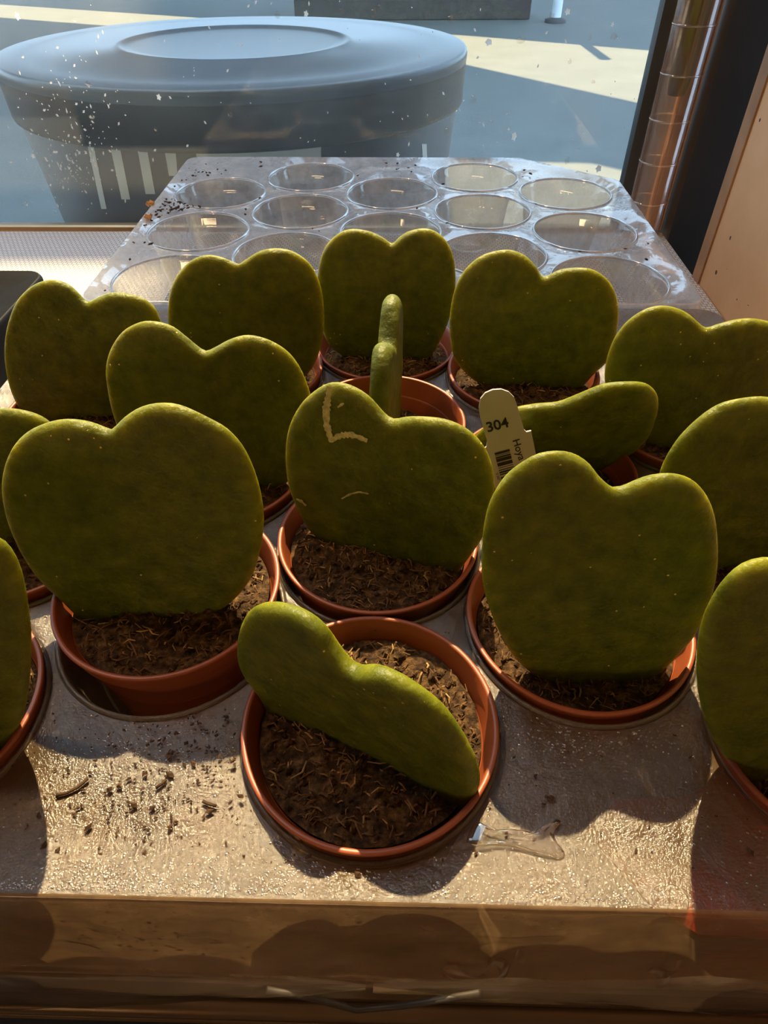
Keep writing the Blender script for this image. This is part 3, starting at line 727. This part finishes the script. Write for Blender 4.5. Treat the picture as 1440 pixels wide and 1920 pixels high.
# ------------------------------------------------------------------ loose peat on the front tray
mb = MB(); rd = random.Random(5)
ico = [(0,0,1),(.9,0,.4),(-.3,.85,.4),(-.3,-.85,.4),(.3,.85,-.4),(-.9,0,-.4),(.3,-.85,-.4),(0,0,-1)]
icf = [(0,1,2),(0,2,3),(0,3,1),(1,4,2),(2,5,3),(3,6,1),(1,6,4),(2,4,5),(3,5,6),(7,4,6),(7,5,4),(7,6,5)]
def clear_spot(x, y, m=.56): return all(math.hypot(x-h[0], y-h[1]) > m for h in front_holes) and -2.4 < x < 2.2 and .70 < y < 4.5
cnt = 0
while cnt < 420:
    if cnt < 300: x, y = rd.gauss(-.80, .28), rd.gauss(1.12, .18)
    else: x, y = rd.uniform(-2.3, 2.1), rd.uniform(.72, 2.4)
    if not clear_spot(x, y, .52): continue
    s = rd.uniform(.0018, .0055)*(2.0 if rd.random() < .08 else 1)
    st = rd.uniform(1, 2.5); a = rd.random()*3.14
    mb.add([(x+(q[0]*st*math.cos(a)-q[1]*math.sin(a))*s, y+(q[0]*st*math.sin(a)+q[1]*math.cos(a))*s, .006+s*.6+q[2]*s*.7) for q in ico], icf); cnt += 1
sc = mb.build('peat_specks', M['crumb'], None, False); tag(sc, 'fine dark peat specks scattered over the fogged front tray', 'peat', None, 'stuff')
CL = ['largest peat clump left of the slanted leaf pot', 'small peat clump just above the largest left one', 'small peat clump midway between the largest one and the slanted leaf pot', 'peat clump touching the left rim of the slanted leaf pot', 'small peat clump right beside the largest left one',
      'largest peat clump right of the slanted leaf pot', 'peat clump just behind the water puddle', 'leftmost small peat clump near the tray front edge', 'peat clump nearest the tray front edge on the left', 'small peat clump below the pot wall of the large front left leaf']
clumps = [(318,1415,15),(330,1375,8),(392,1400,7),(437,1425,10),(358,1398,7),(1030,1495,15),(1045,1540,12),(278,1556,7),(318,1552,9),(178,1427,7)]
for i, (x, y, s) in enumerate(clumps):
    p = on_z(x, y, .012); k = (p-CAMP).dot(_f)/F_PX*s*.55; mb = MB()
    for j in range(5):
        c = p+Vector((rd.uniform(-.6, .6)*k, rd.uniform(-.6, .6)*k, k*.25)); s2 = k*rd.uniform(.45, .8)
        mb.add([(c.x+q[0]*s2*rd.uniform(.7, 1.3), c.y+q[1]*s2*rd.uniform(.7, 1.3), max(.006, c.z+q[2]*s2*.6)) for q in ico], icf)
    ob = mb.build('peat_clump', M['crumb'], None, False); tag(ob, CL[i], 'peat', 'peat clumps on the front tray')
for i, pts in enumerate([[(105,1492),(125,1487),(145,1477),(165,1460)], [(380,1502),(392,1508),(405,1511)], [(292,1478),(303,1470),(312,1462)]]):
    mb = MB().tube([on_z(x, y, .012) for x, y in pts], .006, 5)
    tag(mb.build('twig', M['crumb'], None), ['long thin bent twig lying near the left pot', 'short curved twig nearer the slanted leaf pot', 'short straight twig between the two, by the peat clump'][i], 'twig', 'twigs on the front tray')

mb = MB(); cnt = 0
while cnt < 130:
    x, y = (rd.gauss(-2.25, .12), rd.gauss(6.9, .55)) if cnt < 90 else (rd.uniform(-2.4, 2.2), rd.uniform(4.9, 8.3))
    if x < -2.45 or y > 8.3 or min(math.hypot(x-h[0], y-h[1]) for h in far_holes) < .50: continue
    s_ = rd.uniform(.006, .016); a = rd.random()*3.14; st = rd.uniform(1, 2.6); cnt += 1
    mb.add([(x+(q[0]*st*math.cos(a)-q[1]*math.sin(a))*s_, y+(q[0]*st*math.sin(a)+q[1]*math.cos(a))*s_, .008+s_*.6+q[2]*s_*.7) for q in ico], icf)
tag(mb.build('peat_specks', M['crumb'], None, False), 'dark peat specks along the left edge of the empty tray', 'peat', None, 'stuff')
M['orange_crumb'] = mat_fibre('orange_crumb', (.62, .30, .12))
for i, (x, y) in enumerate(((283, 383), (278, 408))):
    p = on_z(x, y, .03); mb = MB()
    for j in range(4):
        c_ = p+Vector((rd.uniform(-.03, .03), rd.uniform(-.03, .03), 0)); s2 = rd.uniform(.025, .04)
        mb.add([(c_.x+q[0]*s2*rd.uniform(.7, 1.3), c_.y+q[1]*s2*rd.uniform(.7, 1.3), max(.01, c_.z+.012+q[2]*s2*.8)) for q in ico], icf)
    tag(mb.build('bark_crumb', M['orange_crumb'], None, False), ['orange bark crumb on the left edge of the empty tray, farther one', 'orange bark crumb on the left edge of the empty tray, nearer one'][i], 'bark')
# water on the tray
pud = [(880,1560),(890,1543),(905,1548),(920,1557),(950,1555),(980,1558),(1005,1565),(1020,1563),(1030,1550),(1045,1538),(1052,1545),(1040,1560),(1045,1580),(1060,1600),(1050,1612),(1000,1600),(960,1588),(920,1585),(890,1588),(875,1580)]
pp = catmull([Vector(on_z(x, y, .008)[:2]) for x, y in pud], 80)
c = sum(pp, Vector((0, 0)))/80; v = []; f = []
for s, z in ((1, .004), (.985, .012), (.95, .018), (.88, .021), (.7, .020), (.4, .020)):
    v += [(c.x+(p.x-c.x)*s, c.y+(p.y-c.y)*s, z) for p in pp]
v.append((c.x, c.y, .02))
for k in range(5):
    for i in range(80): f.append((k*80+i, k*80+(i+1) % 80, (k+1)*80+(i+1) % 80, (k+1)*80+i))
for i in range(80): f.append((400+i, 400+(i+1) % 80, 480))
mb = MB(); mb.add(v, f); tag(mb.build('water_puddle', M['water'], None), 'shallow wavy-edged water puddle on the tray right of the slanted leaf pot', 'water')
for x, y, a, b in ((1258,1685,36,20),(975,1758,18,14)):
    z = .01 if y < 1690 else -.35
    if z > 0:
        p = on_z(x, y, z); k = (p-CAMP).dot(_f)/F_PX
        tag(MB().lathe([(0, .02), (.5*k*a, .018), (.8*k*a, .012), (k*a*.95, .002), (k*a, -.004)], (p.x, p.y, .008), 28, 1, .75).build('water_drop', M['water'], None), 'big round water drop at the tray front edge on the right', 'water')

# beads of condensation and spray on the front tray
def top_z(x, y):
    d = max(0, 1-max(0, y-.655)/.20); z = .032*d*d*(3-2*d)
    h = min(math.hypot(x-q[0], y-q[1]) for q in front_holes)-.509; e = max(0, 1-h/.20); return z-.022*e*e
mb = MB(); n_ = 0; rd = random.Random(11)
while n_ < 3000:
    z_ = rd.random()
    if z_ < .42: x, y = rd.uniform(-1.45, -.05), .665+abs(rd.gauss(0, .07))
    elif z_ < .58: x, y = rd.uniform(.12, .75), .665+abs(rd.gauss(0, .10))
    elif z_ < .72: x, y = rd.gauss(-.85, .22), rd.gauss(1.20, .10)
    elif z_ < .82: x, y = rd.gauss(.75, .20), rd.gauss(1.22, .06)
    else: x, y = rd.uniform(-1.5, 1.3), rd.uniform(.67, 1.6)
    if not clear_spot(x, max(y, .701), .515): continue
    n_ += 1; s_ = rd.uniform(.0022, .0052)*(1.7 if rd.random() < .06 else 1); h_ = s_*rd.uniform(.35, .6); zb = top_z(x, y)-.001
    v = [(x, y, zb+h_)]; f = []
    for k in range(6):
        a = k*1.0472+n_; v += [(x+.62*s_*math.cos(a), y+.62*s_*math.sin(a), zb+h_*.8), (x+s_*math.cos(a), y+s_*math.sin(a), zb)]
    for k in range(6):
        j = (k+1) % 6; f += [(0, 1+2*k, 1+2*j), (1+2*k, 2+2*k, 2+2*j, 1+2*j)]
    mb.add(v, f)
cd = mb.build('condensation_beads', M['bead'], None, True); tag(cd, 'tiny water beads sprayed over the fogged front tray', 'water', None, 'stuff')
# red sheet seen through the front tray, red strip on the rail
q = [on_z(x, y, -.84) for x, y in ((1150,1500),(1330,1490),(1445,1540),(1560,1600),(1560,1765),(1310,1752),(1215,1690),(1120,1580))]
rs_ = MB(); n = len(q); rs_.add([(p.x, max(p.y, .695), -.862+dz) for dz in (0, .02) for p in q], [tuple(range(n))[::-1], tuple(range(n, 2*n))]+[(i, (i+1) % n, n+(i+1) % n, n+i) for i in range(n)])
tag(rs_.build('red_card', M['red'], None, False), 'red plastic card lying on the mat under the tray at lower right', 'card')
pr = on_z(1400, 1885, Z_SH-.2)
tag(MB().rbox(pr.x-.16, pr.x+.6, .472, .492, Z_SH-.20, Z_SH-.09, .008).build('red_clip', M['red'], None, False), 'bright red plastic strip on the shelf rail at lower right', 'strip')
# crumpled clear film hanging over the rail
def film(name, pts_top, pts_bot, label, seed):
    v = []; f = []; n = len(pts_top); m = 8
    for i in range(n):
        for j in range(m+1):
            p = pts_top[i].lerp(pts_bot[i], j/m); w = .012*noise.noise(Vector((p.x*5, j*.7, seed)))
            v.append((p.x, p.y-.012-.02*math.sin(math.pi*j/m)+w, p.z+.5*w))
    f = [(i*(m+1)+j, i*(m+1)+j+1, (i+1)*(m+1)+j+1, (i+1)*(m+1)+j) for i in range(n-1) for j in range(m)]
    mb = MB(); mb.add(v, f); return tag(mb.build(name, M['film'], None), label, 'film')
def on_y(px, py, Y): return on_plane(px, py, Vector((0, Y, 0)), Vector((0, 1, 0)))
xs = [i*14 for i in range(-2, 50)]
film('plastic_film', [on_y(x, 1822, .475) for x in xs], [on_y(x, 1884-max(0, (x-180)*.085), .468) for x in xs], 'crinkled clear film along the rail at lower left', 1.3)
xs = [700+i*14 for i in range(0, 54)]
film('plastic_film', [on_y(x, 1826, .475) for x in xs], [on_y(x, 1846+(x-700)*.075, .468) for x in xs], 'crinkled clear film along the rail at lower right', 5.1)
# curled scraps of film sticking to the front of the tray
for (x0, y0, x1, y1, R_, lb) in ((838, 1822, 905, 1838, .022, 'short gold-glinting curl of film at the tray foot, left of the tall curl'), (925, 1826, 975, 1796, .026, 'tall curl of clear film standing against the tray front, right of centre'), (1225, 1840, 1280, 1815, .024, 'slanted curl of clear film at the tray foot on the right')):
    a_, b_ = on_y(x0, y0, .592), on_y(x1, y1, .592); mb = MB(); v = []; ax = (b_-a_).normalized(); o1 = Vector((0, -1, 0)); o2 = ax.cross(o1)
    for i in range(13):
        p = a_.lerp(b_, i/12); rr = R_*(.6+.5*math.sin(i*.5+.4))
        for k in range(12):
            q = -.5+k*.42; v.append(p+(o1*math.cos(q)+o2*math.sin(q))*rr*(1+.05*k))
    mb.add(v, [(i*12+k, i*12+k+1, (i+1)*12+k+1, (i+1)*12+k) for i in range(12) for k in range(11)])
    tag(mb.build('film_curl', M['film'], None), lb, 'film')
st = MB().tube([on_y(500, 1856, .455), on_y(580, 1870, .452), on_y(668, 1893, .45), on_y(760, 1885, .452), on_y(900, 1862, .455)], .012, 6)
tag(st.build('dark_strap', M['black_post'], None), 'thin dark strap sagging in front of the shelf rail at bottom centre', 'strap')

# leafy pots on the lower shelf, glimpsed below the rail
struct('trim_6', MB().box(-8, 3.2, -3, .55, Z_SH-3.1, Z_SH-3.0), M['concrete_wall'])
LOW = ['pale green leafy plant on the lower shelf at bottom left', 'green leafy plant on the lower shelf at bottom centre', 'dark green leafy plant on the lower shelf at bottom right of centre']
for i, (xx, yy) in enumerate(((-.62, .18), (-.06, .15), (.42, .18))):
    rt = thing('leafy_plant', W(xx, yy, Z_SH-3.0), LOW[i], 'plant', 'plants on the lower shelf'); o = Vector(rt['_o'])
    MB().lathe([(0, Z_SH-3.0), (.24, Z_SH-3.0), (.30, Z_SH-2.5), (.32, Z_SH-2.45), (.28, Z_SH-2.5), (0, Z_SH-2.52)], (xx, yy, 0), 24).build('pot', M['pot'], rt, True, 'D', o)
    for j in range(9):
        a = j*2.4+i; r = random.uniform(.18, .36); mb = MB()
        t0 = Vector((xx, yy, Z_SH-2.5)); t1 = Vector((xx+r*math.cos(a), yy+r*math.sin(a), Z_SH-2.0+random.uniform(0, .5))); sd = Vector((-math.sin(a), math.cos(a), 0))
        v = []
        for k in range(7):
            q = k/6; p = t0.lerp(t1, q)+Vector((0, 0, .25*math.sin(q*2.6))); w = .11*math.sin(math.pi*min(1, q*1.02))**.7+.006
            v += [p-sd*w, p+Vector((0, 0, -.02)), p+sd*w]
        mb.add(v, [(k*3+l, k*3+l+1, k*3+l+4, k*3+l+3) for k in range(6) for l in range(2)]); mb.build('leaf', M['green'], rt, True, 'D', o)

# warm display lamp hanging above the left end of the window, out of the frame
dl = thing('display_lamp', (-.42, .33, 1.75), 'small warm pendant lamp hanging over the left of the display, above the frame', 'lamp'); o = Vector(dl['_o'])
MB().lathe([(.012, 1.84), (.03, 1.83), (.075, 1.76), (.08, 1.75), (.072, 1.752), (.028, 1.82)], (-.42, .33, 0), 32).build('lamp_shade', M['black_post'], dl, True, 'm', o)
MB().tube([(-.42, .33, 1.84), (-.42, .33, 2.8)], .003, 6).build('cord', M['black_post'], dl, True, 'm', o)
bl_ = bpy.data.lights.new('bulb_light', 'POINT'); bl_.energy = 8; bl_.color = (1, .60, .29); bl_.shadow_soft_size = .03
bo = bpy.data.objects.new('bulb_light', bl_); COL.objects.link(bo); bo.location = (-.42, .33, 1.74)
# fluorescent tubes at the back of the shop, reflected in the empty cups
for i, z in enumerate((1.55, 1.80)):
    fx = thing('strip_light', (0, -3.2, z+.04), ['warm strip light on the back wall of the shop, lower one', 'warm strip light on the back wall of the shop, upper one'][i], 'lamp')
    o = Vector(fx['_o'])
    MB().tube([(-2.3, -3.2, z), (2.3, -3.2, z)], .03, 12).build('lamp_tube', M['lamp'], fx, True, 'm', o)
    MB().rbox(-2.35, 2.35, -3.99, -3.23, z-.03, z+.03, .004).build('fixture_body', M['black_post'], fx, False, 'm', o)
for ob in bpy.data.objects:
    if '_o' in ob: del ob['_o']
for k, q in LEAF.items(): print('LEAF', k, [round(x, 2) for x in q[4:]], 'base', [round(a-b, 2) for a, b in zip(q[0][:2], pots[k][:2])], 'u', [round(x, 2) for x in q[1]])
